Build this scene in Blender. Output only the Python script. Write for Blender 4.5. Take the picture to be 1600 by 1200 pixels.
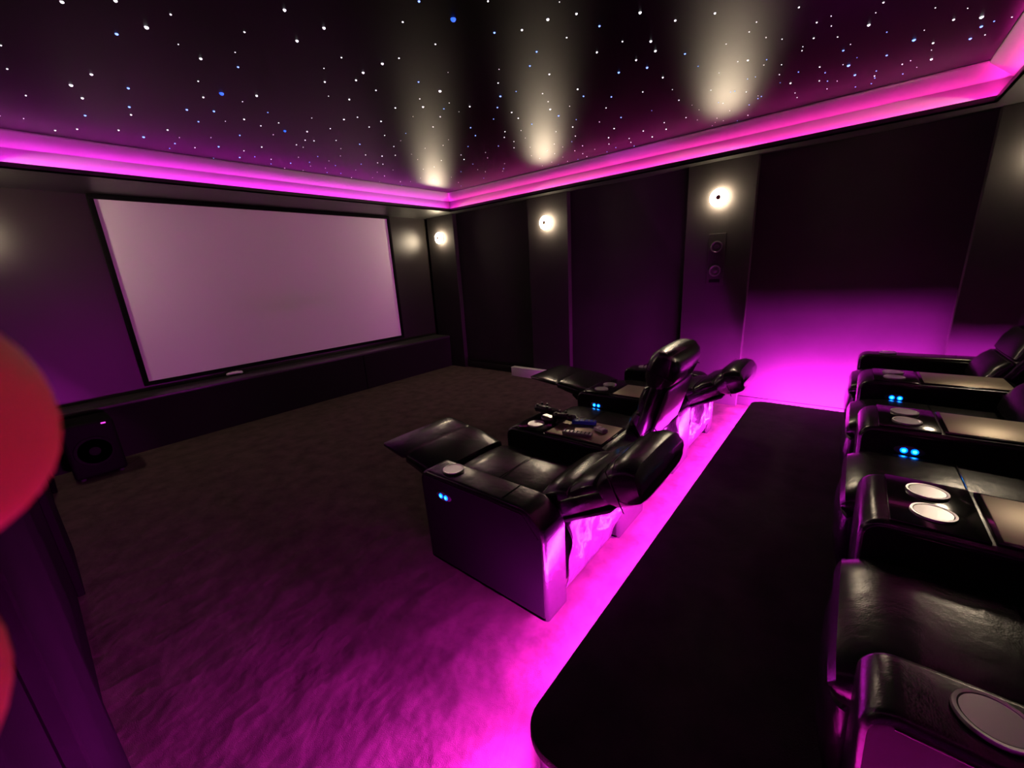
import bpy, bmesh, math, random
from mathutils import Vector, Matrix
random.seed(7)
S = bpy.context.scene
for o in list(bpy.data.objects): bpy.data.objects.remove(o, do_unlink=True)
COL = S.collection

# ---------------------------------------------------------------- camera
F_PX = 633.63
YAW, PITCH, ROLL = 0.8718, -0.2698, -0.0574
CAM = Vector((0.0, 0.0, 1.499))
fwd = Vector((math.sin(YAW)*math.cos(PITCH), math.cos(YAW)*math.cos(PITCH), math.sin(PITCH)))
rgt = Vector((math.cos(YAW), -math.sin(YAW), 0)); upv = rgt.cross(fwd)
cr, sr = math.cos(ROLL), math.sin(ROLL)
rx = cr*rgt + sr*upv; uy = -sr*rgt + cr*upv
cd = bpy.data.cameras.new('camera'); cam = bpy.data.objects.new('camera', cd); COL.objects.link(cam)
m = Matrix.Identity(4)
for i in range(3):
    m[i][0] = rx[i]; m[i][1] = uy[i]; m[i][2] = -fwd[i]; m[i][3] = CAM[i]
cam.matrix_world = m
cd.sensor_fit = 'HORIZONTAL'; cd.sensor_width = 36.0; cd.lens = 36.0*F_PX/1600
cd.clip_start = 0.004; cd.clip_end = 60
cd.dof.use_dof = True; cd.dof.focus_distance = 3.2; cd.dof.aperture_fstop = 16.0
S.camera = cam

# ---------------------------------------------------------------- world, exposure
w = bpy.data.worlds.new('world'); S.world = w; w.use_nodes = True
w.node_tree.nodes['Background'].inputs[0].default_value = (0, 0, 0, 1)
w.node_tree.nodes['Background'].inputs[1].default_value = 0.0
S.view_settings.view_transform = 'Standard'; S.view_settings.look = 'None'
S.view_settings.gamma = 1.0; S.view_settings.use_curve_mapping = False
S.view_settings.exposure = 0.0

# light strengths of the fittings (radiance)
COVE_L = 31.0            # magenta tape in the ceiling cove
STEP_R, STEP_F, STEP_D = 8000.0, 1350.0, 17000.0   # magenta tapes under the platform lip: wall end, front, doorway end
LAMP_L = 85.0            # warm round wall lights
STAR_L = 3.0
MAGENTA = (1.0, 0.026, 0.90); HOTPINK = (1.0, 0.022, 0.46)

# ---------------------------------------------------------------- materials
def mat(name, col, rough=0.5, spec=0.5, metal=0.0, coat=0.0, bump=None, var=None, emit=None, aniso=None):
    mt = bpy.data.materials.new(name); mt.use_nodes = True
    nt = mt.node_tree; b = nt.nodes['Principled BSDF']
    b.inputs['Base Color'].default_value = (*col, 1); b.inputs['Roughness'].default_value = rough
    b.inputs['Specular IOR Level'].default_value = spec; b.inputs['Metallic'].default_value = metal
    b.inputs['Coat Weight'].default_value = coat; b.inputs['Coat Roughness'].default_value = 0.12
    tc = nt.nodes.new('ShaderNodeTexCoord')
    if var:                                     # (scale, amount): colour mottling of the thing itself
        n = nt.nodes.new('ShaderNodeTexNoise'); n.inputs['Scale'].default_value = var[0]; n.inputs['Detail'].default_value = 5
        nt.links.new(tc.outputs['Object'], n.inputs['Vector'])
        r = nt.nodes.new('ShaderNodeMapRange'); r.inputs['From Min'].default_value = 0.3; r.inputs['From Max'].default_value = 0.7
        r.inputs['To Min'].default_value = 1-var[1]; r.inputs['To Max'].default_value = 1+var[1]
        nt.links.new(n.outputs['Fac'], r.inputs['Value'])
        mx = nt.nodes.new('ShaderNodeMix'); mx.data_type = 'RGBA'; mx.blend_type = 'MULTIPLY'; mx.inputs[0].default_value = 1
        mx.inputs[6].default_value = (*col, 1); nt.links.new(r.outputs[0], mx.inputs[7])
        nt.links.new(mx.outputs[2], b.inputs['Base Color'])
    if bump:                                    # list of (kind, scale, strength, distance)
        prev = None
        for kind, sc, st, dist in bump:
            t = nt.nodes.new('ShaderNodeTexVoronoi' if kind == 'v' else 'ShaderNodeTexNoise'); t.inputs['Scale'].default_value = sc
            if kind != 'v': t.inputs['Detail'].default_value = 4 if kind == 'n' else 1.0
            nt.links.new(tc.outputs['Object'], t.inputs['Vector'])
            bn = nt.nodes.new('ShaderNodeBump'); bn.inputs['Strength'].default_value = st; bn.inputs['Distance'].default_value = dist
            nt.links.new(t.outputs['Distance' if kind == 'v' else 'Fac'], bn.inputs['Height'])
            if prev: nt.links.new(prev.outputs[0], bn.inputs['Normal'])
            prev = bn
        nt.links.new(prev.outputs[0], b.inputs['Normal'])
    if emit:
        b.inputs['Emission Color'].default_value = (*emit[0], 1); b.inputs['Emission Strength'].default_value = emit[1]
    return mt
M = {}
M['wall'] = mat('black_wall_paint', (0.018, 0.016, 0.016), 0.75, 0.25, bump=[('n', 90, 0.15, 0.002)], var=(3, 0.12))
M['left_wall'] = mat('black_wall_shadowed', (0.0022, 0.002, 0.002), 0.95, 0.03, bump=[('n', 120, 0.2, 0.002)])  # blacker than the other walls: the photographer's shadow is put into the colour
M['soffit'] = mat('black_satin_soffit', (0.013, 0.012, 0.012), 0.42, 0.5)
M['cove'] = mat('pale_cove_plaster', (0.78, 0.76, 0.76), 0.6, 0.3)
M['fascia'] = mat('dimmed_cove_fascia', (0.36, 0.35, 0.35), 0.6, 0.3)  # the same plaster, greyed so the dimmer light of the lower band is painted in
def satin(name, dif, rough, ior, bump=None):
    """matt black under a satin film whose reflections stay compact"""
    mt = bpy.data.materials.new(name); mt.use_nodes = True; nt = mt.node_tree
    nt.nodes.remove(nt.nodes['Principled BSDF'])
    d = nt.nodes.new('ShaderNodeBsdfDiffuse'); d.inputs[0].default_value = (*dif, 1)
    g = nt.nodes.new('ShaderNodeBsdfAnisotropic'); g.distribution = 'BECKMANN'; g.inputs['Roughness'].default_value = rough
    g.inputs[0].default_value = (0.9, 0.9, 0.9, 1)
    fr = nt.nodes.new('ShaderNodeFresnel'); fr.inputs[0].default_value = ior
    mx = nt.nodes.new('ShaderNodeMixShader'); nt.links.new(fr.outputs[0], mx.inputs[0]); nt.links.new(d.outputs[0], mx.inputs[1]); nt.links.new(g.outputs[0], mx.inputs[2])
    nt.links.new(mx.outputs[0], nt.nodes['Material Output'].inputs[0])
    if bump:
        tc = nt.nodes.new('ShaderNodeTexCoord'); n = nt.nodes.new('ShaderNodeTexNoise'); n.inputs['Scale'].default_value = bump[0]
        bn = nt.nodes.new('ShaderNodeBump'); bn.inputs['Strength'].default_value = bump[1]; bn.inputs['Distance'].default_value = 0.01
        nt.links.new(tc.outputs['Object'], n.inputs['Vector']); nt.links.new(n.outputs['Fac'], bn.inputs['Height'])
        nt.links.new(bn.outputs[0], d.inputs['Normal']); nt.links.new(bn.outputs[0], g.inputs['Normal'])
    return mt
M['ceiling'] = satin('black_satin_star_ceiling', (0.003, 0.0028, 0.003), 0.42, 1.235, (4.0, 0.06))
M['front_wall'] = satin('black_satin_front_wall', (0.020, 0.018, 0.017), 0.40, 1.46)
M['carpet'] = mat('dark_brown_carpet', (0.092, 0.062, 0.060), 0.95, 0.1, var=(8, 0.26),
                  bump=[('v', 6.5, 0.22, 0.04), ('s', 9, 0.26, 0.04), ('s', 24, 0.30, 0.016), ('n', 320, 0.6, 0.004)])
M['deck'] = mat('black_platform_carpet', (0.032, 0.026, 0.027), 0.95, 0.1, var=(6, 0.25), bump=[('n', 300, 0.6, 0.004), ('n', 20, 0.3, 0.01)])
M['riser'] = mat('black_riser_paint', (0.02, 0.018, 0.02), 0.6, 0.3)
M['stage'] = mat('black_stage_cloth', (0.012, 0.011, 0.011), 0.9, 0.1, bump=[('n', 200, 0.3, 0.003)])
M['stage_top'] = mat('black_satin_ledge_top', (0.03, 0.028, 0.03), 0.38, 0.5)
M['leather'] = mat('black_glossy_leather', (0.011, 0.010, 0.011), 0.25, 0.75, bump=[('v', 260, 0.07, 0.002), ('n', 9, 0.16, 0.02)])
M['side'] = mat('black_matt_vinyl_side', (0.008, 0.007, 0.008), 0.6, 0.10, bump=[('n', 80, 0.06, 0.002)])
M['vinyl'] = mat('black_vinyl_panel', (0.030, 0.026, 0.030), 0.34, 0.6, bump=[('n', 60, 0.08, 0.003)])
M['wrap'] = mat('crinkled_glossy_vinyl', (0.035, 0.03, 0.035), 0.30, 0.5, coat=0.0, bump=[('n', 14, 0.5, 0.03)])
M['plate'] = mat('glossy_black_plastic', (0.012, 0.011, 0.011), 0.12, 0.6)
M['tray'] = mat('glossy_brown_black_tray', (0.42, 0.35, 0.27), 0.40, 0.5, metal=0.9)
M['steel'] = mat('brushed_steel_cup', (0.78, 0.74, 0.78), 0.34, 0.5, metal=1.0)
M['metal'] = mat('black_steel_linkage', (0.02, 0.02, 0.02), 0.4, 0.5, metal=0.6)
M['frame'] = mat('black_velvet_frame', (0.006, 0.006, 0.006), 0.95, 0.05)
M['screen'] = mat('matt_white_screen', (0.82, 0.80, 0.80), 0.9, 0.1)
M['lamp'] = mat('frosted_warm_lamp', (0.9, 0.85, 0.75), 0.4, emit=((1.0, 0.80, 0.56), LAMP_L))
M['lamp_side'] = mat('warm_lamp_rim', (0.9, 0.85, 0.75), 0.4, emit=((1.0, 0.78, 0.52), LAMP_L*2.4))
M['lamp_base'] = mat('dark_lamp_base', (0.05, 0.045, 0.04), 0.35, metal=0.7)
M['lamp_knob'] = mat('brushed_bronze_knob', (0.30, 0.20, 0.12), 0.35, metal=0.8)
M['tape_m'] = mat('magenta_led_tape', (0.8, 0.8, 0.8), 0.5, emit=(MAGENTA, COVE_L))
M['tape_p'] = mat('pink_led_tape', (0.8, 0.8, 0.8), 0.5, emit=(HOTPINK, COVE_L))
M['tape_q'] = mat('bright_pink_led_tape', (0.8, 0.8, 0.8), 0.5, emit=(HOTPINK, COVE_L*2.2))
for k_, v_ in (('r', STEP_R), ('f', STEP_F), ('d', STEP_D), ('a', 3500.0)):
    M['tape_s'+k_] = mat('magenta_step_led_tape_'+k_, (0.8, 0.8, 0.8), 0.5, emit=(MAGENTA, v_))
M['star_w'] = mat('white_fibre_star', (0.5, 0.5, 0.5), 0.5, emit=((0.95, 0.90, 1.0), STAR_L))
M['star_b'] = mat('pale_blue_fibre_star', (0.4, 0.5, 0.6), 0.5, emit=((0.17, 0.30, 0.95), STAR_L))
M['star_B'] = mat('deep_blue_fibre_star', (0.1, 0.2, 0.6), 0.5, emit=((0.012, 0.075, 0.6), STAR_L))
M['btn'] = mat('violet_button_plate', (0.25, 0.2, 0.35), 0.3, metal=0.7)
M['blue_led'] = mat('blue_button_ring', (0.0, 0.1, 0.5), 0.3, emit=((0.0, 0.10, 1.0), 5.0))
M['cyan_led'] = mat('cyan_button_light', (0.1, 0.5, 0.9), 0.3, emit=((0.02, 0.55, 1.0), 9.0))
M['spk'] = mat('dark_speaker_cone', (0.035, 0.03, 0.032), 0.45)
M['spk_ring'] = mat('grey_speaker_ring', (0.10, 0.09, 0.10), 0.3, metal=0.5)
M['white_plastic'] = mat('white_plastic', (0.80, 0.78, 0.80), 0.35)
M['black_plastic'] = mat('black_plastic', (0.02, 0.02, 0.022), 0.4)
M['blue_plastic'] = mat('blue_plastic', (0.05, 0.16, 0.75), 0.35)
M['grey_plastic'] = mat('silver_grey_plastic', (0.45, 0.42, 0.44), 0.35, metal=0.4)
M['sub'] = mat('black_lacquer', (0.004, 0.004, 0.004), 0.7, 0.05)
M['glint'] = mat('magenta_glint', (0.5, 0.1, 0.5), 0.4, emit=((0.9, 0.08, 0.8), 1.0))
M['sub_ring'] = mat('black_rubber', (0.005, 0.005, 0.005), 0.8, 0.1)
M['skin'] = mat('skin', (0.52, 0.13, 0.06), 0.5, 0.35)
M['sleeve'] = mat('dark_sleeve_cloth', (0.03, 0.03, 0.035), 0.9)
M['nail'] = mat('fingernail', (0.75, 0.40, 0.34), 0.3)

# ---------------------------------------------------------------- mesh helpers
class MB:
    def __init__(s): s.v = []; s.f = []
    def add(s, vs, fs):
        n = len(s.v); s.v += [tuple(p) for p in vs]; s.f += [tuple(i+n for i in q) for q in fs]; return s
    def box(s, x0, x1, y0, y1, z0, z1):
        return s.add([(x0,y0,z0),(x1,y0,z0),(x1,y1,z0),(x0,y1,z0),(x0,y0,z1),(x1,y0,z1),(x1,y1,z1),(x0,y1,z1)],
                     [(3,2,1,0),(4,5,6,7),(0,1,5,4),(1,2,6,5),(2,3,7,6),(3,0,4,7)])
    def rbox(s, x0, x1, y0, y1, z0, z1, r=0.01, seg=3):
        bm = bmesh.new(); bmesh.ops.create_cube(bm, size=1)
        for v in bm.verts: v.co = Vector(((x0+x1)/2+v.co.x*(x1-x0), (y0+y1)/2+v.co.y*(y1-y0), (z0+z1)/2+v.co.z*(z1-z0)))
        bmesh.ops.bevel(bm, geom=bm.edges[:], offset=r, segments=seg, profile=0.5, affect='EDGES')
        bm.verts.index_update()
        s.add([v.co[:] for v in bm.verts], [[v.index for v in f.verts] for f in bm.faces]); bm.free(); return s
    def rings(s, rings, cap=True, closed=True):
        n = len(rings[0]); vs = [p for r in rings for p in r]; fs = []
        for i in range(len(rings)-1):
            for j in range(n if closed else n-1):
                k = (j+1) % n
                fs.append((i*n+j, i*n+k, (i+1)*n+k, (i+1)*n+j))
        if cap:
            fs.append(tuple(reversed(range(n)))); fs.append(tuple((len(rings)-1)*n+j for j in range(n)))
        return s.add(vs, fs)
    def lathe(s, prof, n=32, origin=(0,0,0), axis='z', cap=True):
        rr = []
        for r, h in prof:
            ring = []
            for j in range(n):
                a = 2*math.pi*j/n; c, d = r*math.cos(a), r*math.sin(a)
                p = (c, d, h) if axis == 'z' else ((h, c, d) if axis == 'x' else (d, h, c))
                ring.append((p[0]+origin[0], p[1]+origin[1], p[2]+origin[2]))
            rr.append(ring)
        return s.rings(rr, cap)
    def tube(s, pts, r, n=8, flat=1.0):
        pts = [Vector(p) for p in pts]; rr = []
        for i, p in enumerate(pts):
            d = (pts[min(i+1, len(pts)-1)]-pts[max(i-1, 0)]).normalized()
            a = d.cross(Vector((1, 0, 0)) if abs(d.x) < 0.9 else Vector((0, 0, 1))).normalized(); b = d.cross(a).normalized()
            ri = r[i] if isinstance(r, (list, tuple)) else r
            rr.append([(p+a*ri*math.cos(t)+b*ri*flat*math.sin(t))[:] for t in [2*math.pi*j/n for j in range(n)]])
        return s.rings(rr)
    def cushion(s, x0, x1, st, n=28, e=0.42, crown=0.0):
        """soft slab: stations (y, z, half thickness) down the middle line, superellipse sections across x"""
        cx, hw = (x0+x1)/2, (x1-x0)/2; rr = []
        L = len(st)
        for i, (y, z, t) in enumerate(st):
            p, q = st[max(i-1, 0)], st[min(i+1, L-1)]
            d = Vector((0, q[0]-p[0], q[1]-p[1])).normalized(); nrm = Vector((0, -d.z, d.y))
            tm = max(k[2] for k in st); sh = 1-0.10*(1-min(1, t/tm))**2
            ring = []
            for j in range(n):
                a = 2*math.pi*j/n; ca, sa = math.cos(a), math.sin(a)
                X = hw*sh*math.copysign(abs(ca)**e, ca); T = t*math.copysign(abs(sa)**(e*1.6), sa)
                T *= 1+crown*(1-(X/hw)**2)
                v = Vector((cx+X, y, z))+nrm*T; ring.append(v[:])
            rr.append(ring)
        return s.rings(rr)
    def softprism(s, prof, x0, x1, r, k=5):
        """YZ outline pushed along x, its two ends rounded by r"""
        n = len(prof); nr = []
        for i in range(n):
            a, b, c = Vector(prof[i-1]), Vector(prof[i]), Vector(prof[(i+1) % n])
            d1 = (b-a).normalized(); d2 = (c-b).normalized(); t = d1+d2
            nn = Vector((t.y, -t.x)).normalized(); co = max(0.5, nn.dot(Vector((d1.y, -d1.x)))); nr.append(nn/co)
        rr = []
        sts = [(x0+r*(1-math.cos(i/k*math.pi/2)), r*(1-math.sin(i/k*math.pi/2))) for i in range(k+1)]
        sts += [(x1-r*(1-math.cos(i/k*math.pi/2)), r*(1-math.sin(i/k*math.pi/2))) for i in range(k, -1, -1)]
        for x, ins in sts:
            rr.append([(x, prof[i][0]-nr[i].x*ins, prof[i][1]-nr[i].y*ins) for i in range(n)])
        return s.rings(rr)
    def build(s, name, m_, parent=None, smooth=35, loc=None):
        me = bpy.data.meshes.new(name); me.from_pydata(s.v, [], s.f)
        bm = bmesh.new(); bm.from_mesh(me); bmesh.ops.recalc_face_normals(bm, faces=bm.faces[:]); bm.to_mesh(me); bm.free()
        me.materials.append(M[m_]); o = bpy.data.objects.new(name, me); COL.objects.link(o)
        if smooth: me.polygons.foreach_set('use_smooth', [True]*len(me.polygons)); me.set_sharp_from_angle(angle=math.radians(smooth))
        if parent: o.parent = parent
        if loc: o.location = loc
        return o
def rpoly(pts, seg=6):
    """outline with rounded corners: (a, b, radius), counter-clockwise"""
    out = []; n = len(pts)
    for i in range(n):
        p = Vector(pts[i][:2]); a = Vector(pts[i-1][:2]); b = Vector(pts[(i+1) % n][:2]); r = pts[i][2]
        if r <= 0: out.append(p[:]); continue
        u = (a-p).normalized(); v = (b-p).normalized(); ang = u.angle(v); t = r/math.tan(ang/2)
        c = p+(u+v).normalized()*(r/math.sin(ang/2)); A = p+u*t-c; B = p+v*t-c
        th = math.atan2(A.y, A.x); dt = (math.atan2(B.y, B.x)-th+math.pi) % (2*math.pi)-math.pi
        out += [(c.x+r*math.cos(th+dt*k/seg), c.y+r*math.sin(th+dt*k/seg)) for k in range(seg+1)]
    return out
def tag(o, label=None, cat=None, group=None, kind=None):
    if label: o['label'] = label
    if cat: o['category'] = cat
    if group: o['group'] = group
    if kind: o['kind'] = kind
    return o
def thing(name, label, cat, loc, rotz=0, group=None):
    o = bpy.data.objects.new(name, None); COL.objects.link(o); o.empty_display_size = 0.1
    o.location = loc; o.rotation_euler = (0, 0, rotz); return tag(o, label, cat, group)
def struct(name, mb, m_, label, cat, smooth=35): return tag(mb.build(name, m_, None, smooth), label, cat, None, 'structure')
# ================================================================ THE ROOM
XL, XR, YF, YB = -0.135, 4.68, 5.537, -1.42        # wall panel planes
ZS, ZC = 2.40, 2.64                                  # soffit underside, star ceiling
PX = 4.60                                            # face of the pilasters on the right
TX0, TX1, TY0, TY1 = 0.11, 4.45, -0.575, 4.74        # inner edge of the tray

struct('floor', MB().box(XL-0.3, XR+0.1, YB-0.1, YF+0.1, -0.1, 0), 'carpet', 'dark brown carpet floor scuffed with footprints', 'floor')
struct('wall_front', MB().box(XL-0.1, XR+0.1, YF, YF+0.12, 0, 2.75), 'front_wall', 'black wall behind the projection screen', 'wall')
wr = struct('wall_right', MB().box(XR, XR+0.12, YB, YF, 0, 2.75), 'wall', 'black panelled wall carrying the row of round lights', 'wall')
struct('wall_rear', MB().box(XL-0.1, XR+0.1, YB-0.12, YB, 0, 2.75), 'wall', 'black wall behind the raised seats', 'wall')
DY0, DY1, DZ = -0.80, 0.50, 2.10                     # doorway in the left wall
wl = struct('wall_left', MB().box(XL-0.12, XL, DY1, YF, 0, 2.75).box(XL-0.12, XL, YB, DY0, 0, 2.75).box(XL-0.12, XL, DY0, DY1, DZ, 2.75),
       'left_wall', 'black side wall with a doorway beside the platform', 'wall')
# passage behind the doorway
struct('wall_passage', MB().box(-1.5, XL-0.12, DY1, DY1+0.1, 0, 2.3).box(-1.5, XL-0.12, DY0-0.1, DY0, 0, 2.3).box(-1.6, -1.5, DY0-0.1, DY1+0.1, 0, 2.3)
       .box(-1.6, XL-0.12, DY0-0.1, DY1+0.1, DZ, 2.3).box(-1.6, XL-0.3, DY0-0.1, DY1+0.1, -0.1, 0), 'wall', 'dark passage walls behind the doorway', 'wall')
LAMP_Y = [5.167, 3.13, 1.105, -0.94]
for y in LAMP_Y:
    MB().rbox(PX, XR, y-0.305, y+0.305, 0, ZS, 0.004, 1).build('pilaster', 'wall', wr)
LAMP_YL = [5.02]
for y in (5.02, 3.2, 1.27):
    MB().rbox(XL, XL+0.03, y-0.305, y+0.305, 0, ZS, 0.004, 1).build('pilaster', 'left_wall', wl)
bb = MB()
ys = [YB, -0.94-.305, -0.94+.305, 1.105-.305, 1.105+.305, 3.13-.305, 3.13+.305, 5.167-.305]
for a, b in zip(ys[::2], ys[1::2]): bb.rbox(XR-0.018, XR, a, b, 0, 0.10, 0.004, 2)
struct('baseboard_right', bb, 'wall', 'low black skirting along the panelled wall', 'baseboard')

# ---- tray ceiling: soffit ring, lip, cove, tape, star panel
def ring(x0, x1, y0, y1, x2, x3, y2, y3, z0, z1):
    return MB().box(x0, x2, y0, y1, z0, z1).box(x3, x1, y0, y1, z0, z1).box(x2, x3, y0, y2, z0, z1).box(x2, x3, y3, y1, z0, z1)
sof = struct('trim_1', ring(XL-0.1, XR+0.1, YB-0.1, YF+0.1, TX0, TX1, TY0, TY1, ZS, ZS+0.012), 'soffit', 'black dropped soffit border around the starry ceiling', 'soffit')
ring(TX0-0.012, TX1+0.012, TY0-0.012, TY1+0.012, TX0, TX1, TY0, TY1, ZS, ZS+0.042).build('lip', 'soffit', sof)
SB = 0.07
def cove(side):
    """one side of the pale cove: upright fascia, then a slope leaning back over the room"""
    prof = [(SB, ZS+0.012), (SB, 2.552), (SB-0.012, 2.560), (-0.07, 2.628), (-0.07, ZC)]
    mb = MB(); a, b = [], []
    for s_, z in prof:
        if side == 'front': a.append((TX0-s_, TY1+s_, z)); b.append((TX1+s_, TY1+s_, z))
        if side == 'rear': a.append((TX0-s_, TY0-s_, z)); b.append((TX1+s_, TY0-s_, z))
        if side == 'right': a.append((TX1+s_, TY0-s_, z)); b.append((TX1+s_, TY1+s_, z))
        if side == 'left': a.append((TX0-s_, TY0-s_, z)); b.append((TX0-s_, TY1+s_, z))
    n = len(prof)
    return mb.add(a+b, [(i, i+1, n+i+1, n+i) for i in range(n-1)])
desc = dict(front='magenta lit cove above the projection screen', right='pink lit cove above the row of round wall lights',
            rear='pink lit cove above the raised seats', left='magenta lit cove on the doorway side')
for i, side in enumerate(('front', 'right', 'rear', 'left')):
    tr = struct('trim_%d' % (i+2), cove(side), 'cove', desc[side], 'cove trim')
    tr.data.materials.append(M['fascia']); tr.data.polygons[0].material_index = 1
    so = tr.modifiers.new('thickness', 'SOLIDIFY'); so.thickness = 0.008; so.offset = 0
    mb = MB(); z = ZS+0.018; a, b = 0.014, 0.034
    if side == 'front': mb.box(TX0-0.03, TX1+0.03, TY1+a, TY1+b, z-0.005, z)
    if side == 'rear': mb.box(TX0-0.03, TX1+0.03, TY0-b, TY0-a, z-0.005, z)
    if side == 'right': mb.box(TX1+a, TX1+b, TY0-0.02, TY1+0.02, z-0.005, z)
    if side == 'left': mb.box(TX0-b, TX0-a, TY0-0.02, TY1+0.02, z-0.005, z)
    mb.build('led_strip', dict(front='tape_m', left='tape_m', right='tape_p', rear='tape_q')[side], tr, 0)
cl = struct('ceiling', MB().box(XL-0.1, XR+0.1, YB-0.1, YF+0.1, ZC, ZC+0.1), 'ceiling', 'black satin ceiling dotted with white and blue star lights', 'ceiling')
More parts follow.
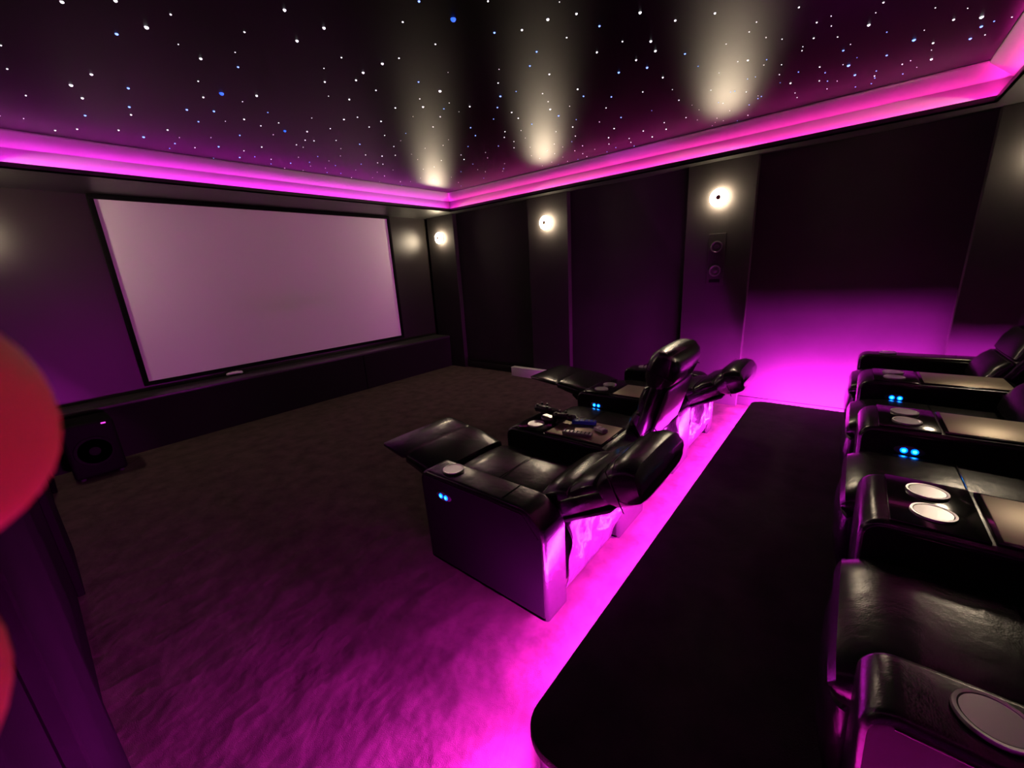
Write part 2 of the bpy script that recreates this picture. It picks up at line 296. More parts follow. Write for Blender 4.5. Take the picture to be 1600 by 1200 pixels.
STARS = "1.43,1.6,b3;1.64,1.39,w2;1.87,1.17,w1;1.47,1.77,w2;1.62,1.59,B5;1.7,1.81,w2;1.65,2.05,w2;1.84,1.53,b3;1.92,1.42,w3;1.94,1.28,w4;2.0,1.16,w3;2.17,1.13,b3;2.14,1.3,w2;2.14,1.49,b3;2.24,1.61,b3;2.41,1.59,w3;2.39,1.26,w3;2.39,1.11,w2;2.21,0.94,w4;2.5,1.0,w4;2.62,1.02,w4;2.64,1.14,w3;2.78,1.13,b4;2.71,1.28,b4;2.99,1.11,w3;3.11,1.29,w2;2.4,0.84,w3;2.78,0.91,b3;3.0,0.9,b2;2.48,0.68,w3;2.84,0.71,w1;3.15,0.66,w3;3.2,0.83,w1;3.45,0.94,w2;3.46,1.16,w2;3.23,1.13,w1;3.99,0.8,b2;3.79,0.94,w2;3.64,1.12,w1;3.79,1.11,w1;3.89,1.24,w2;4.03,1.19,w1;4.01,0.94,w1;4.12,1.06,w1;4.3,1.14,w1;3.87,1.41,w2;4.06,1.46,w3;4.18,1.63,w3;3.94,1.62,w3;3.51,1.38,b1;3.46,1.61,b3;3.02,1.48,b3;3.18,1.6,w2;3.42,1.78,w1;3.67,1.77,w3;3.87,1.92,w3;4.06,2.01,w2;4.23,2.02,b2;4.3,2.15,b2;4.05,1.8,w2;4.18,1.84,w2;4.33,1.87,b2;4.11,2.19,w1;4.29,2.38,w2;4.15,2.35,w2;3.9,2.21,w2;3.99,2.35,w2;4.31,2.5,b2;4.29,2.62,w2;3.7,2.21,b2;3.58,2.1,w2;3.35,1.99,w3;3.22,1.88,b2;2.94,1.77,w2;2.86,1.61,b3;2.73,1.58,w3;3.04,1.93,b4;2.88,1.9,w4;2.75,1.83,w2;2.61,1.78,w2;3.34,2.15,w2;3.03,2.18,b3;2.84,2.17,w3;2.71,2.13,w3;2.45,1.88,b2;2.43,2.0,b4;2.56,2.14,b3;2.71,2.31,b2;2.27,1.88,w2;2.14,1.76,w1;3.08,2.33,w2;3.27,2.43,w1;3.27,2.56,w2;3.42,2.68,w2;3.0,2.44,w2;3.11,2.54,w2;3.26,2.74,b2;3.32,2.96,w1;3.48,3.08,w1;3.53,3.34,b2;3.75,3.48,w1;3.89,3.49,w1;4.12,3.73,b2;3.96,3.27,b2;3.8,3.12,w1;4.04,3.35,w1;2.71,2.56,b3;2.88,2.67,b3;3.05,2.93,b2;3.19,3.17,w2;3.33,3.27,w3;3.66,3.66,b2;4.03,4.09,w2;4.21,4.23,b2;2.4,2.26,w3;2.41,2.38,w1;2.25,2.31,w2;2.29,2.41,b3;2.37,2.54,w3;2.47,2.74,w3;2.08,2.21,w5;1.9,2.2,b3;2.06,2.39,w2;2.16,2.48,w4;2.03,2.62,w3;2.22,2.67,w1;2.4,3.0,b2;2.48,3.18,w1;2.53,3.35,w2;2.7,3.57,w2;2.3,3.15,w2;2.8,3.45,w1;2.96,3.56,w1;3.01,4.05,w1;3.09,4.33,w2;3.41,4.47,w2;3.54,4.62,b1;3.51,4.4,w1;2.85,3.05,w2;2.78,2.9,w1;2.78,3.22,w1;3.17,3.44,w2;3.28,3.68,w1;3.25,3.83,w1;3.76,3.93,w1;3.49,4.18,w1;3.68,4.17,w1;1.95,1.99,w1;3.63,2.36,w1;3.78,2.36,w1;3.76,2.53,w2;3.53,2.57,w1;3.91,2.54,w1;4.1,2.56,w1;3.94,2.75,w1;3.78,2.74,w1;4.17,2.75,w1;4.32,2.76,b1;4.22,2.91,w1;0.43,2.6,w4;0.57,2.45,w4;0.74,2.41,w2;0.69,2.59,w5;0.61,2.74,b4;1.06,2.05,w4;1.24,2.06,w4;1.2,2.25,w4;1.0,2.34,w2;0.82,2.66,w1;1.03,2.56,w1;0.93,2.74,w4;1.09,2.71,b3;1.43,2.25,w2;1.62,2.16,w4;1.6,2.32,w4;1.62,2.43,w3;1.42,2.42,w1;1.5,2.57,w3;1.78,2.47,w2;1.73,2.7,w3;1.61,2.74,w1;0.58,3.3,w4;0.52,3.53,w5;0.58,3.71,w4;0.36,3.86,w2;0.29,3.49,w2;0.74,3.38,b4;0.79,3.7,b4;0.82,3.85,w3;0.99,3.03,w2;1.07,3.25,w3;1.13,3.12,B5;1.29,3.02,w4;1.26,3.17,w1;1.05,3.53,b4;1.18,3.45,b4;1.16,3.72,b3;1.29,3.6,w1;1.37,3.48,w3;1.44,3.25,b2;1.57,3.4,w2;1.5,3.54,w2;1.67,3.54,B4;1.8,3.45,w3;1.7,3.16,w1;1.88,3.04,w3;1.93,2.94,w2;2.1,3.06,w2;2.1,2.9,w3;1.9,3.28,w2;0.62,4.04,b4;0.36,4.34,w1;0.51,4.51,w3;0.61,4.39,w3;0.81,4.25,w3;0.96,4.32,b5;1.05,4.04,w3;1.16,4.36,b3;1.16,4.53,b2;1.15,4.18,w1;1.3,4.39,w2;1.32,4.04,w1;1.43,4.25,b4;1.46,3.85,b3;1.62,4.25,w2;1.69,4.05,w3;1.66,4.48,b4;1.75,4.38,b2;1.89,4.38,w2;1.95,4.54,b2;1.5,4.64,b2;1.64,3.68,w1;1.88,3.82,w2;1.95,3.85,w1;1.88,3.66,w2;1.94,3.63,w2;2.07,3.51,w2;2.21,3.69,w1;2.27,3.48,b3;2.48,3.73,w2;2.62,3.67,w3;2.32,3.9,w1;2.17,4.04,b2;2.2,4.27,b2;2.27,4.4,w1;2.08,4.41,b3;2.11,4.62,w1;2.32,4.12,w1;2.45,4.24,b2;2.42,4.39,w1;2.52,4.55,b2;2.65,4.5,b2;2.7,4.28,w1;2.62,4.04,b2;2.72,3.9,w2;2.79,3.91,w2;2.93,4.23,w1;2.84,4.61,w2;3.02,4.67,b2;3.03,4.48,w1;3.21,4.61,w1;2.29,4.61,w1;2.05,4.17,w1;0.26,4.36,w2;0.27,3.2,w2;2.99,0.06,w2;3.2,0.11,w4;3.45,0.22,b3;3.73,0.2,b5;3.95,0.17,b4;3.74,0.02,b3;3.61,-0.09,b5;3.75,-0.18,w3;4.04,-0.2,w4;3.48,-0.23,w3;3.56,-0.34,w5;3.7,-0.36,b4;3.85,-0.34,b4;3.96,-0.1,w1;3.25,-0.14,w1;2.73,0.37,w2;3.76,0.51,w3;3.14,0.34,w2;3.61,0.34,w2;3.87,0.7,b2;3.06,0.26,w1"
star_mesh = {}
def star(x, y, c, s):
    k = (c, s)
    if k not in star_mesh:
        r = (0.0026, 0.0039, 0.0053, 0.0068, 0.0085)[s-1]*(1.5 if c == 'B' else 1)
        o = MB().lathe([(r, 0.0), (r*0.85, -r*0.5), (r*0.35, -r*0.85)], 8).build('star_light', 'star_'+c, cl); star_mesh[k] = o.data
    else:
        o = bpy.data.objects.new('star_light', star_mesh[k]); COL.objects.link(o); o.parent = cl
    o.location = (x, y, ZC)
for it in STARS.split(';'):
    x, y, cs = it.split(','); star(float(x), float(y), cs[0], int(cs[1]))
def seen(x, y):
    return y > 0.35*x-0.35 and y > 1.9-1.6*x
rest = {'w': MB(), 'b': MB()}                          # the many faint fibres between and beyond
for i in range(420):
    x, y = random.uniform(TX0+0.1, TX1-0.1), random.uniform(TY0+0.1, TY1-0.1); r = random.choice((0.0012, 0.0016, 0.002))
    if seen(x, y): continue
    r *= 2
    rest[random.choice('wwb')].lathe([(r, ZC), (r*0.6, ZC-r*0.7)], 6, (x, y, 0))
tag(rest['w'].build('faint_star_lights', 'star_w', cl), kind='stuff'); tag(rest['b'].build('faint_blue_star_lights', 'star_b', cl), kind='stuff')

# ================================================================ SCREEN, LEDGE
SX0, SX1, SZ0, SZ1 = 0.731, 3.871, 0.614, 2.356
ps = thing('projection_screen', 'large white projection screen in a thin black frame', 'screen', ((SX0+SX1)/2, YF-0.05, SZ0-0.04))
def loc_(mb, x, y, z): mb.v = [(a-x, b-y, c-z) for a, b, c in mb.v]; return mb
o_ = ((SX0+SX1)/2, YF-0.05, SZ0-0.04); fw = 0.04
loc_(MB().box(SX0, SX1, YF-0.030, YF-0.024, SZ0, SZ1), *o_).build('screen_surface', 'screen', ps, 0)
for q in ((SX0-fw, SX1+fw, SZ1, min(SZ1+fw, ZS-0.004)), (SX0-fw, SX1+fw, SZ0-fw, SZ0), (SX0-fw, SX0, SZ0, SZ1), (SX1, SX1+fw, SZ0, SZ1)):
    loc_(MB().rbox(q[0], q[1], YF-0.05, YF-0.002, q[2], q[3], 0.004, 2), *o_).build('frame_bar', 'frame', ps)
STY, STZ = 5.168, 0.519
sg = thing('stage_ledge', 'long low black ledge under the projection screen', 'ledge', (2.3, 5.35, 0))
loc_(MB().box(XL+0.005, PX-0.005, STY+0.012, YF-0.005, 0, STZ-0.03), 2.3, 5.35, 0).build('front_panel', 'stage', sg)
loc_(MB().rbox(XL+0.005, PX-0.005, STY, YF-0.005, STZ-0.03, STZ, 0.006, 2), 2.3, 5.35, 0).build('top_board', 'stage_top', sg)
loc_(MB().box(2.96, 2.972, STY+0.006, STY+0.014, 0.0, STZ-0.03), 2.3, 5.35, 0).build('panel_joint', 'frame', sg)

# ================================================================ PLATFORM
PZ = 0.165; P0x, P1x, P0y, P1y = 0.654, 4.365, YB+0.01, 0.615
pf = thing('seating_platform', 'raised platform covered in black carpet with magenta light under its edge', 'platform', (2.5, -0.3, 0))
def deck_outline(ins, r):
    pts = rpoly([(P0x+ins, P0y, 0), (P1x-ins, P0y, 0), (P1x-ins, P1y-ins, r), (P0x+ins, P1y-ins, r)], 8)
    return [(x-2.5, y+0.3) for x, y in pts]
def slab(out, z0, z1, bev=0.0):
    n = len(out); mb = MB(); cx = sum(p[0] for p in out)/n; cy = sum(p[1] for p in out)/n
    lev = [(0, z0), (0, z1-bev), (bev*0.3, z1-bev*0.3), (bev, z1)] if bev else [(0, z0), (0, z1)]
    rr = []
    for ins, z in lev:
        rr.append([(x-math.copysign(min(ins, abs(x)), x-cx), y-math.copysign(min(ins, abs(y)), y-cy), z) for x, y in out])
    return mb.rings(rr)
OV = 0.016
slab(deck_outline(0, 0.11), PZ-0.028, PZ, 0.008).build('carpeted_deck', 'deck', pf)
slab(deck_outline(OV+0.004, 0.10), 0, PZ-0.028).build('riser', 'riser', pf)
def tape():
    out = rpoly([(P0x+OV, P0y, 0), (P1x-OV, P0y, 0), (P1x-OV, P1y-OV, 0.10), (P0x+OV, P1y-OV, 0.10)], 6)
    n = len(out); k = out[1:]+out[:1]                  # open at the rear wall: starts at the right rear corner
    out2 = [(x-2.5, y+0.3) for x, y in k]; v = []
    for x, y in out2:
        d = 0.030 if x < P0x+0.2-2.5 else 0.0              # the tape sits higher under the lip at the doorway end
        v += [(x, y, PZ-0.082+d), (x, y, PZ-0.070+d)]
    return v
tv = tape(); nt_ = len(tv)//2                              # rear right, arc of 7, arc of 7, rear left
def strip(v, k): MB().add(v, [(2*i, 2*i+2, 2*i+3, 2*i+1) for i in range(len(v)//2-1)]).build('led_strip', k, pf, 0)
strip(tv[0:2*5], 'tape_sr')
xe, yf_ = 0.84-2.5, tv[2*8][1]                              # the front tape stops short of the rounded doorway corner
strip(tv[2*4:2*8]+[(xe, yf_, PZ-0.064), (xe, yf_, PZ-0.052)], 'tape_sf')
strip([(x, y, PZ-0.040-0.012*(1-k)) for x, y, _ in tv[2*9:2*16:2] for k in (0, 1)], 'tape_sa')
xl_, z_ = P0x+OV-2.5, PZ-0.052
strip([(xl_, 0.50+0.3, z_), (xl_, 0.50+0.3, z_+0.012), (xl_, P0y+0.3, z_), (xl_, P0y+0.3, z_+0.012)], 'tape_sd')

# ================================================================ WALL LIGHTS
def sconce(x, y, side, label):
    t = thing('wall_light', label, 'wall light', (x, y, 2.074), 0, 'round warm wall lights')
    k = -1 if side == 'r' else 1
    MB().lathe([(0.070, 0.0), (0.070, k*0.012), (0.060, k*0.016)], 32, axis='x').build('backplate', 'lamp_base', t)
    gl = MB().lathe([(0.082, k*0.046), (0.076, k*0.056), (0.056, k*0.062), (0.024, k*0.064)], 32, axis='x').build('frosted_glass', 'lamp', t)
    MB().lathe([(0.062, k*0.016), (0.076, k*0.020), (0.082, k*0.046)], 32, axis='x', cap=False).build('glowing_rim', 'lamp_side', gl)
    MB().lathe([(0.023, k*0.060), (0.023, k*0.070), (0.016, k*0.075)], 20, axis='x').build('knob', 'lamp_knob', t)
for y, lb in zip(LAMP_Y, ('round glowing wall light in the corner beside the screen', 'round glowing wall light between the corner light and the speaker pilaster',
                          'round glowing wall light above the two speaker rings', 'round glowing wall light beside the raised seats')):
    sconce(PX, y, 'r', lb)
for y, lb in zip(LAMP_YL, ('round wall light on the doorway wall beside the screen',)):
    sconce(XL+0.03, y, 'l', lb)

# ================================================================ SPEAKERS
ws = thing('wall_speaker', 'black speaker with two round grey rings set in the pilaster', 'speaker', (PX-0.004, 1.10, 1.45))
loc_(MB().rbox(PX-0.006, PX, 1.02, 1.18, 1.25, 1.75, 0.002, 1), PX-0.004, 1.10, 1.45).build('baffle', 'wall', ws)
for z in (1.625, 1.395):
    rg = MB().lathe([(0.040, 0.0), (0.054, -0.004), (0.056, -0.012), (0.048, -0.014), (0.040, -0.004)], 28, (-0.001, 0.0, z-1.45), 'x', False).build('driver_ring', 'spk_ring', ws)
    MB().lathe([(0.042, -0.004), (0.024, -0.001), (0.020, -0.006), (0.008, -0.010)], 24, (-0.002, 0.0, z-1.45), 'x').build('cone', 'spk', rg)
MB().rbox(-0.006, 0.0, -0.05, 0.05, -0.17, -0.14, 0.002, 1).build('port_slot', 'frame', ws)
sw = thing('subwoofer', 'black subwoofer box on the floor by the ledge under the screen', 'speaker', (0.17, 4.93, 0))
MB().rbox(-0.165, 0.165, -0.17, 0.17, 0.02, 0.49, 0.03, 4).build('cabinet', 'sub', sw)
MB().lathe([(0.11, -0.171), (0.125, -0.178), (0.13, -0.172)], 32, (0, 0, 0.24), 'y').build('driver_ring', 'sub_ring', sw)
MB().rbox(0.085, 0.115, -0.1735, -0.168, 0.455, 0.468, 0.002, 2).build('pink_glint', 'glint', sw)  # pink highlight on the cabinet, put in as a small glowing block
MB().lathe([(0.105, -0.172), (0.05, -0.165), (0.03, -0.175)], 32, (0, 0, 0.24), 'y').build('cone', 'sub_ring', sw)
for x in (-0.12, 0.12):
    for y in (-0.12, 0.12): MB().lathe([(0.018, 0), (0.022, 0.022)], 12, (x, y, 0)).build('foot', 'black_plastic', sw)

# ================================================================ RECLINERS
AL, ATOP = 0.785, 0.555      # arm length, arm height
def cup(mbp, x, y, z):
    c = MB().lathe([(0.040, 0.0), (0.0425, 0.004), (0.046, 0.007), (0.052, 0.0075), (0.053, 0.003), (0.053, 0.0)], 36, (x, y, z), cap=False).build('cup_rim', 'steel', mbp)
    MB().lathe([(0.0435, 0.006), (0.041, 0.0025), (0.036, 0.0012), (0.010, 0.0010)], 36, (x, y, z)).build('cup_bowl', 'steel', mbp)
def buttons(par, x, y, z, k):
    b = MB().lathe([(0.052, 0.0), (0.052, k*0.003), (0.046, k*0.005)], 28, (0, 0, 0), 'x')
    b.v = [(p[0]+x, p[1]+y, p[2]*0.42+z) for p in b.v]; bo = b.build('button_panel', 'btn', par)
    for d in (-0.018, 0.018):
        MB().lathe([(0.0130, k*0.0045), (0.0130, k*0.007), (0.009, k*0.008)], 16, (x, y+d, z), 'x').build('button_glow', 'blue_led', bo)
        MB().lathe([(0.0075, k*0.0075), (0.0065, k*0.009)], 14, (x, y+d, z), 'x').build('button_light', 'cyan_led', bo)
def arm_outline(top):
    return rpoly([(0.0, 0.03, 0.008), (AL-0.02, 0.03, 0.01), (AL, top-0.005, 0.062), (0.10, top, 0.10), (0.0, top-0.085, 0.09)], 7)
def arm_body(x0, x1, top, name, par):
    bd = MB().softprism(arm_outline(top), x0, x1, 0.022).build(name, 'leather', par)
    bd.data.materials.append(M['side'])
    for p in bd.data.polygons:
        if abs(p.normal.x) > 0.9: p.material_index = 1
    pts = [(0.235, z) for z in (0.40, top-0.008, top+0.0015)]
    MB().tube([(x0+0.001, 0.235, top-0.05), (x0+0.004, 0.235, top-0.012), (x0+0.022, 0.235, top+0.001), (x1-0.022, 0.235, top+0.001), (x1-0.004, 0.235, top-0.012), (x1-0.001, 0.235, top-0.05)], 0.0016, 6).build('seam', 'plate', bd)
    MB().tube([(x0-0.0005, 0.03, top-0.115), (x0-0.0005, 0.11, top-0.026), (x0-0.0005, 0.30, top-0.024), (x0-0.0005, AL-0.05, top-0.028)], 0.002, 6).build('seam', 'plate', bd)
    return bd
def feet(par, xs, ys):
    for x in xs:
        for y in ys: MB().lathe([(0.018, 0), (0.024, 0.032)], 14, (x, y, 0)).build('leg', 'black_plastic', par)
def armrest(par, x0, wdt, side, btn=False):
    """end arm: a part of the end recliner, with cup holder and control buttons as its pieces"""
    a = arm_body(x0, x0+wdt, ATOP, 'armrest', par); xc = x0+wdt/2
    cup(a, xc, 0.61, ATOP)
    if btn: buttons(a, x0, 0.60, ATOP-0.105, -1)
def console(x0, wdt, y0, z0, label, btn, group):
    t = thing('cup_holder_console', label, 'console', (x0+wdt/2, y0, z0), 0, group); h = wdt/2
    arm_body(-h, h, ATOP, 'body', t)
    pl = MB().rbox(-h+0.018, h-0.018, 0.51, 0.715, ATOP-0.004, ATOP+0.004, 0.003, 2).build('cup_plate', 'plate', t)
    for x in (-0.073, 0.073): cup(t, x, 0.615, ATOP+0.004)
    fr = MB().rbox(-h+0.028, h-0.028, 0.115, 0.50, ATOP-0.004, ATOP+0.005, 0.003, 2).build('tray_frame', 'plate', t)
    MB().rbox(-h+0.040, h-0.040, 0.128, 0.487, ATOP+0.003, ATOP+0.0068, 0.002, 2).build('tray', 'tray', t)
    if btn: buttons(t, -h, 0.60, ATOP-0.095, -1)
    feet(t, (-h+0.05, h-0.05), (0.06, AL-0.08))
    return t
def recliner(xc, wdt, y0, z0, label, group, ang, piv, blen, out, left_arm=None, right_arm=None, btn=False, skirt=True):
    t = thing('recliner_seat', label, 'recliner', (xc, y0, z0), 0, group); h = wdt/2-0.006
    MB().rbox(-h, h, 0.06, 0.72, 0.05, 0.285, 0.012, 2).build('base', 'vinyl', t)
    feet(t, (-h+0.05, h-0.05), (0.12, 0.66))
    # seat cushion
    st = [(0.135, 0.385, 0.02), (0.15, 0.385, 0.055), (0.19, 0.383, 0.075), (0.32, 0.378, 0.082), (0.50, 0.376, 0.086), (0.66, 0.378, 0.086), (0.75, 0.375, 0.076), (0.80, 0.368, 0.052), (0.815, 0.362, 0.02)]
    se = MB().cushion(-h, h, st, crown=0.10).build('seat', 'leather', t)
    MB().tube([(-h+0.03, 0.47, 0.470), (-h/2, 0.47, 0.4725), (0, 0.47, 0.4735), (h/2, 0.47, 0.4725), (h-0.03, 0.47, 0.470)], 0.002, 6).build('seam', 'plate', se)
    # backrest
    a = math.radians(ang); py, pz = piv
    def B(s_, n_=0.0): return (py-s_*math.cos(a)+n_*math.sin(a), pz+s_*math.sin(a)+n_*math.cos(a))
    def stn(l): return [(*B(s_, n_), t_) for s_, n_, t_ in l]
    k = blen/0.60
    bk = MB().cushion(-h, h, stn([(-0.05*k, 0, 0.02), (-0.03*k, 0, 0.05), (0.05*k, 0, 0.060), (0.20*k, 0, 0.060), (0.36*k, 0.0, 0.055), (0.44*k, 0.0, 0.05), (0.47*k, 0, 0.02)])).build('backrest', 'leather', t)
    MB().cushion(-h+0.008, h-0.008, stn([(0.0, 0.035, 0.012), (0.015*k, 0.04, 0.045), (0.07*k, 0.045, 0.060), (0.14*k, 0.042, 0.056), (0.19*k, 0.037, 0.040), (0.205*k, 0.035, 0.012)]), crown=0.15).build('lumbar_cushion', 'leather', bk)
    MB().cushion(-h+0.010, h-0.010, stn([(0.205*k, 0.033, 0.012), (0.22*k, 0.036, 0.040), (0.29*k, 0.04, 0.050), (0.36*k, 0.037, 0.044), (0.385*k, 0.033, 0.012)]), crown=0.12).build('upper_back_cushion', 'leather', bk)
    hr = MB().cushion(-h-0.004, h+0.004, stn([(0.385*k, 0.01, 0.02), (0.395*k, 0.012, 0.062), (0.43*k, 0.016, 0.086), (0.49*k, 0.018, 0.094), (0.55*k, 0.014, 0.088), (0.585*k, 0.008, 0.066), (0.60*k, 0.004, 0.025)]), e=0.36, crown=0.06).build('headrest', 'leather', t)
    MB().tube([(-h-0.005, *B(0.47*k, -0.07)), (-h-0.006, *B(0.475*k, 0.02)), (-h-0.004, *B(0.48*k, 0.10)), (-h+0.04, *B(0.48*k, 0.117)), (0, *B(0.48*k, 0.120)), (h-0.04, *B(0.48*k, 0.117)), (h+0.004, *B(0.48*k, 0.10)), (h+0.006, *B(0.475*k, 0.02)), (h+0.005, *B(0.47*k, -0.07))], 0.0025, 6).build('seam', 'plate', hr)
    MB().cushion(-h+0.02, h-0.02, stn([(0.0, -0.062, 0.004), (0.02*k, -0.065, 0.010), (0.38*k, -0.062, 0.010), (0.40*k, -0.06, 0.004)]), e=0.2).build('back_panel', 'vinyl', bk)
    # loose vinyl skirt hanging from the back of the backrest down to the base
    if skirt:
        nx, nz = 22, 14; top = B(0.10*k, -0.07); vs = []; fs = []
        for j in range(nz+1):
            v = j/nz
            for i in range(nx+1):
                u = i/nx
                y = top[0]*(1-v)+0.035*v - 0.05*math.sin(math.pi*v)*(0.6+0.4*math.sin(5*u+1.3*xc)) + 0.016*math.sin(11*u+5*v+xc*3)*math.sin(math.pi*v) + 0.010*math.sin(23*u-9*v)*v*(1-v)*3
                z = top[1]*(1-v)+0.05*v + 0.022*math.sin(7*u+xc)*math.sin(math.pi*v)
                vs.append((-h+0.012+u*(2*h-0.024), y, z))
        for j in range(nz):
            for i in range(nx): q = j*(nx+1)+i; fs.append((q, q+1, q+nx+2, q+nx+1))
        sk = MB().add(vs, fs).build('rear_skirt', 'wrap', t, 60)
        so = sk.modifiers.new('thickness', 'SOLIDIFY'); so.thickness = 0.003
    # footrest
    if out:
        e_ = out; fh = h+0.034
        MB().cushion(-fh, fh, [(0.835, 0.395, 0.015), (0.85, 0.398, 0.042), (0.93, 0.412, 0.052), (0.98+0.3*e_, 0.438, 0.050), (1.04+0.5*e_, 0.455, 0.042), (1.06+0.5*e_, 0.458, 0.015)], crown=0.12).build('footrest', 'leather', t)
        a0 = 1.064+0.5*e_
        MB().cushion(-fh+0.002, fh-0.002, [(a0, 0.461, 0.012), (a0+0.014, 0.465, 0.026), (a0+0.08+0.2*e_, 0.480, 0.028), (a0+0.14+0.5*e_, 0.494, 0.020), (a0+0.16+0.5*e_, 0.498, 0.007)], crown=0.05).build('footrest_flap', 'leather', t)
        for x in (-h+0.05, h-0.05):
            MB().tube([(x, 0.70, 0.13), (x, 0.90, 0.25), (x, 1.06, 0.375)], 0.022, 6, 0.35).tube([(x+0.014, 0.70, 0.27), (x+0.014, 1.00, 0.365)], 0.018, 6, 0.35).tube([(x+0.007, 0.92, 0.355), (x+0.007, 1.16, 0.405)], 0.020, 6, 0.35).build('linkage', 'metal', t)
        MB().tube([(-h+0.05, 1.02, 0.355), (h-0.05, 1.02, 0.355)], 0.013, 8).build('cross_bar', 'metal', t)
    else:
        MB().cushion(-h+0.004, h-0.004, [(0.765, 0.075, 0.012), (0.768, 0.09, 0.034), (0.776, 0.16, 0.044), (0.782, 0.25, 0.046), (0.778, 0.325, 0.038), (0.772, 0.345, 0.012)], crown=0.10).build('footrest', 'leather', t)
    if left_arm: armrest(t, -wdt/2-left_arm, left_arm, 'l', btn)
    if right_arm: armrest(t, wdt/2, right_arm, 'r')
    return t
AW, SW, CW = 0.170, 0.525, 0.360
# ---- front row on the carpet
Y1 = 0.83; x = 1.1325+AW; G1 = 'recliners in the front row'; GC = 'consoles in the front row'
recliner(x+SW/2, SW, Y1, 0, 'black leather recliner laid back with footrest out, glowing buttons on its outer arm', G1, 30, (0.13, 0.435), 0.52, 0.12, left_arm=AW, btn=True)
x += SW; con1 = console(x, CW, Y1, 0, 'black leather console strewn with controllers and remotes', False, GC); C1X = x+CW/2; x += CW
recliner(x+SW/2, SW, Y1, 0, 'black leather recliner with upright back and footrest folded away in the front row', G1, 73, (0.075, 0.44), 0.60, False); x += SW
console(x, CW, Y1, 0, 'black leather console with two empty cup holders and blue buttons in the front row', True, GC); x += CW
recliner(x+SW/2, SW, Y1, 0, 'black leather recliner laid back with footrest out near the purple lit wall', G1, 28, (0.13, 0.435), 0.52, 0.28, right_arm=AW)
# ---- rear row on the platform
Y2 = -0.890; SW2, CW2 = 0.53, 0.37; x = 4.37-AW; G2 = 'recliners in the raised rear row'; GD = 'consoles in the raised rear row'
names = ['upright black leather recliner on the platform, end of the row by the purple lit wall', 'upright black leather recliner on the platform, second from the purple lit wall',
         'upright black leather recliner on the platform, third from the purple lit wall', 'upright black leather recliner on the platform, end of the row by the doorway']
cn = ['black leather console on the platform, first from the purple lit wall', 'black leather console on the platform between the other two consoles', 'black leather console on the platform, nearest the doorway']
for i in range(4):
    x -= SW2
    recliner(x+SW2/2, SW2, Y2, PZ, names[i], G2, 63, (0.14, 0.44), 0.62, False, left_arm=AW if i == 3 else None, right_arm=AW if i == 0 else None, skirt=False)
    if i < 3:
        x -= CW2; console(x, CW2, Y2, PZ, cn[i], i < 2, GD)

# ================================================================ SMALL THINGS
def controller(name, m_, label, loc, rz, group=None, sc=1.0):
    t = thing(name, label, 'game controller', loc, rz, group); t.scale = (sc, sc, sc*(1.0 if m_ == 'white_plastic' else 1.45))
    MB().cushion(-0.055, 0.055, [(-0.030, 0.025, 0.006), (-0.024, 0.026, 0.014), (0.0, 0.030, 0.018), (0.022, 0.031, 0.015), (0.032, 0.030, 0.006)], e=0.6).build('body', m_, t)
    for s_ in (-1, 1):
        MB().tube([(s_*0.040, 0.018, 0.029), (s_*0.060, 0.0, 0.026), (s_*0.068, -0.030, 0.019), (s_*0.066, -0.058, 0.014), (s_*0.062, -0.066, 0.013)], [0.012, 0.018, 0.0165, 0.0135, 0.006], 12).build('grip', m_, t)
        MB().lathe([(0.008, 0.040), (0.006, 0.050), (0.009, 0.053), (0.006, 0.056)], 14, (s_*0.022, -0.012, 0)).build('thumbstick', 'black_plastic', t)
        MB().lathe([(0.010, 0.040), (0.009, 0.049)], 14, (s_*0.042, 0.012, 0)).build('button_pad', 'grey_plastic' if m_ != 'black_plastic' else 'black_plastic', t)
controller('game_controller', 'white_plastic', 'white game controller lying on the ledge under the screen', (1.475, 5.42, STZ), math.radians(172))
zc = ATOP+0.0115
controller('game_controller', 'black_plastic', 'black game controller on the cluttered console, resting over a cup holder', (2.085, 1.490, ATOP+0.0115), math.radians(85), sc=1.0)
controller('game_controller', 'black_plastic', 'black game controller on the cluttered console, against the steel cup', (2.045, 1.318, ATOP+0.0085), math.radians(100), sc=0.9)
def remote(label, loc, rz, L, W, H, m_, btn, rows):
    t = thing('remote_control', label, 'remote', loc, rz, 'remotes on the cluttered console')
    MB().rbox(-W/2, W/2, -L/2, L/2, 0, H, 0.006, 3).build('body', m_, t)
    for i in range(rows):
        for x in (-W*0.24, 0, W*0.24):
            y = -L*0.40+i*L*0.8/(rows-1); MB().lathe([(0.0042, H-0.001), (0.0036, H+0.002)], 10, (x, y, 0)).build('button', btn, t)
    return t
remote('bright blue remote control on the cluttered console', (2.085, 1.185, zc-0.004), math.radians(20), 0.15, 0.042, 0.024, 'blue_plastic', 'grey_plastic', 5)
remote('silver grey remote control with many buttons on the cluttered console', (1.915, 1.135, zc-0.004), math.radians(12), 0.175, 0.046, 0.018, 'grey_plastic', 'black_plastic', 7)
remote('short white remote control on the cluttered console', (2.030, 1.045, zc-0.004), math.radians(-25), 0.085, 0.042, 0.022, 'white_plastic', 'grey_plastic', 3)
tag(MB().tube([(2.17, 1.215, 0.567), (2.165, 1.250, 0.567), (2.15, 1.262, 0.567), (2.12, 1.264, 0.567), (2.09, 1.268, 0.567)], 0.0035, 8).build('charging_cable', 'white_plastic'), 'thin pale charging cable lying across the cluttered console', 'cable')

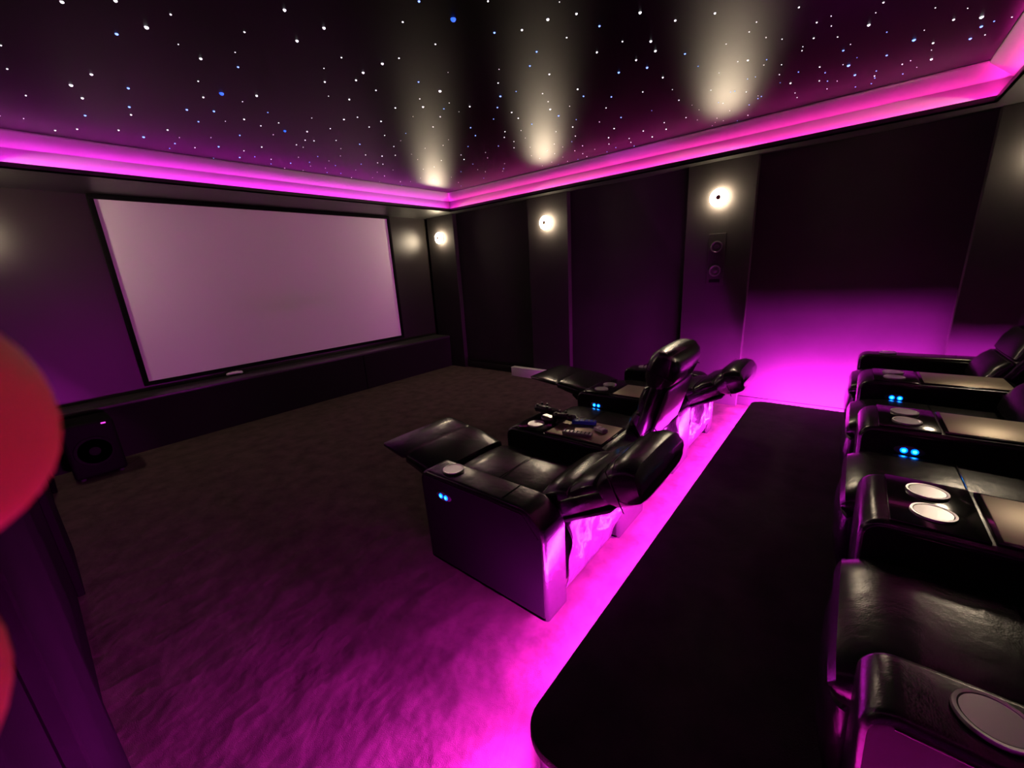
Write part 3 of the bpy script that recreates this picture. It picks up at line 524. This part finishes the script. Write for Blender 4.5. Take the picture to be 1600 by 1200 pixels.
bx = thing('storage_box', 'long low white box on the carpet against the wall beyond the recliners', 'box', (4.555, 3.35, 0))
MB().rbox(-0.045, 0.040, -0.33, 0.44, 0, 0.118, 0.006, 2).build('body', 'white_plastic', bx)
MB().rbox(-0.047, 0.042, -0.332, 0.442, 0.118, 0.136, 0.005, 2).build('lid', 'white_plastic', bx)
MB().rbox(-0.045, 0.040, -0.45, -0.345, 0, 0.130, 0.006, 2).build('end_section', 'white_plastic', bx)

# ================================================================ THE PHOTOGRAPHER'S FINGERS
def cw(x, y, d): return CAM+rx*x+uy*y+fwd*d       # a place beside the doorway where the hand is held
def hand():
    V, R_, E = [], [], []
    def nd(p, r, parent=None):
        V.append(p); R_.append(r)
        if parent is not None: E.append((parent, len(V)-1))
        return len(V)-1
    wrist = nd(cw(-0.125, -0.075, -0.055), 0.024)
    arm1 = nd(cw(-0.120, -0.16, -0.16), 0.030, wrist)
    nd(cw(-0.11, -0.25, -0.27), 0.036, arm1)
    palm = nd(cw(-0.122, -0.035, -0.018), 0.026, wrist)
    kn = []
    for (y, tipx, tipy, r) in ((-0.002, -0.0422, -0.0040, 0.0110), (-0.021, -0.0499, -0.0275, 0.0145), (-0.040, -0.052, -0.041, 0.0082), (-0.057, -0.062, -0.057, 0.0070)):
        k0 = nd(cw(-0.112, y*0.8-0.008, 0.010), r*1.35, palm)
        k1 = nd(cw(-0.088, y, 0.026), r*1.10, k0)
        k2 = nd(cw((-0.088+tipx)/2-0.004, (y+tipy)/2, 0.029), r*1.03, k1)
        k3 = nd(cw(tipx, tipy, 0.0272), r*1.0, k2)
        nd(cw(tipx+0.0035, tipy, 0.0270), r*0.86, k3)
    th = nd(cw(-0.108, -0.048, -0.030), 0.015, palm)
    th2 = nd(cw(-0.085, -0.040, -0.042), 0.012, th)
    th3 = nd(cw(-0.062, -0.030, -0.044), 0.0105, th2)
    nd(cw(-0.048, -0.024, -0.043), 0.008, th3)
    base = Vector(V[0]); me = bpy.data.meshes.new('hand'); me.from_pydata([(Vector(p)-base)[:] for p in V], E, [])
    o = bpy.data.objects.new('hand', me); COL.objects.link(o); o.location = base
    sk = o.modifiers.new('skin', 'SKIN'); sk.use_smooth_shade = True
    for i, sv in enumerate(me.skin_vertices[0].data): sv.radius = (R_[i], R_[i]); sv.use_root = (i == 0)
    ss = o.modifiers.new('smooth', 'SUBSURF'); ss.levels = 3; ss.render_levels = 3
    me.materials.append(M['skin'])
    tag(o, "reddish blurred fingertips of a hand held out in front of the doorway", 'hand')
    sl = MB().tube([(Vector(cw(-0.119, -0.175, -0.18))-base)[:], (Vector(cw(-0.112, -0.23, -0.25))-base)[:], (Vector(cw(-0.10, -0.33, -0.36))-base)[:]], [0.042, 0.046, 0.050], 20).build('sleeve', 'sleeve', o)
hand()
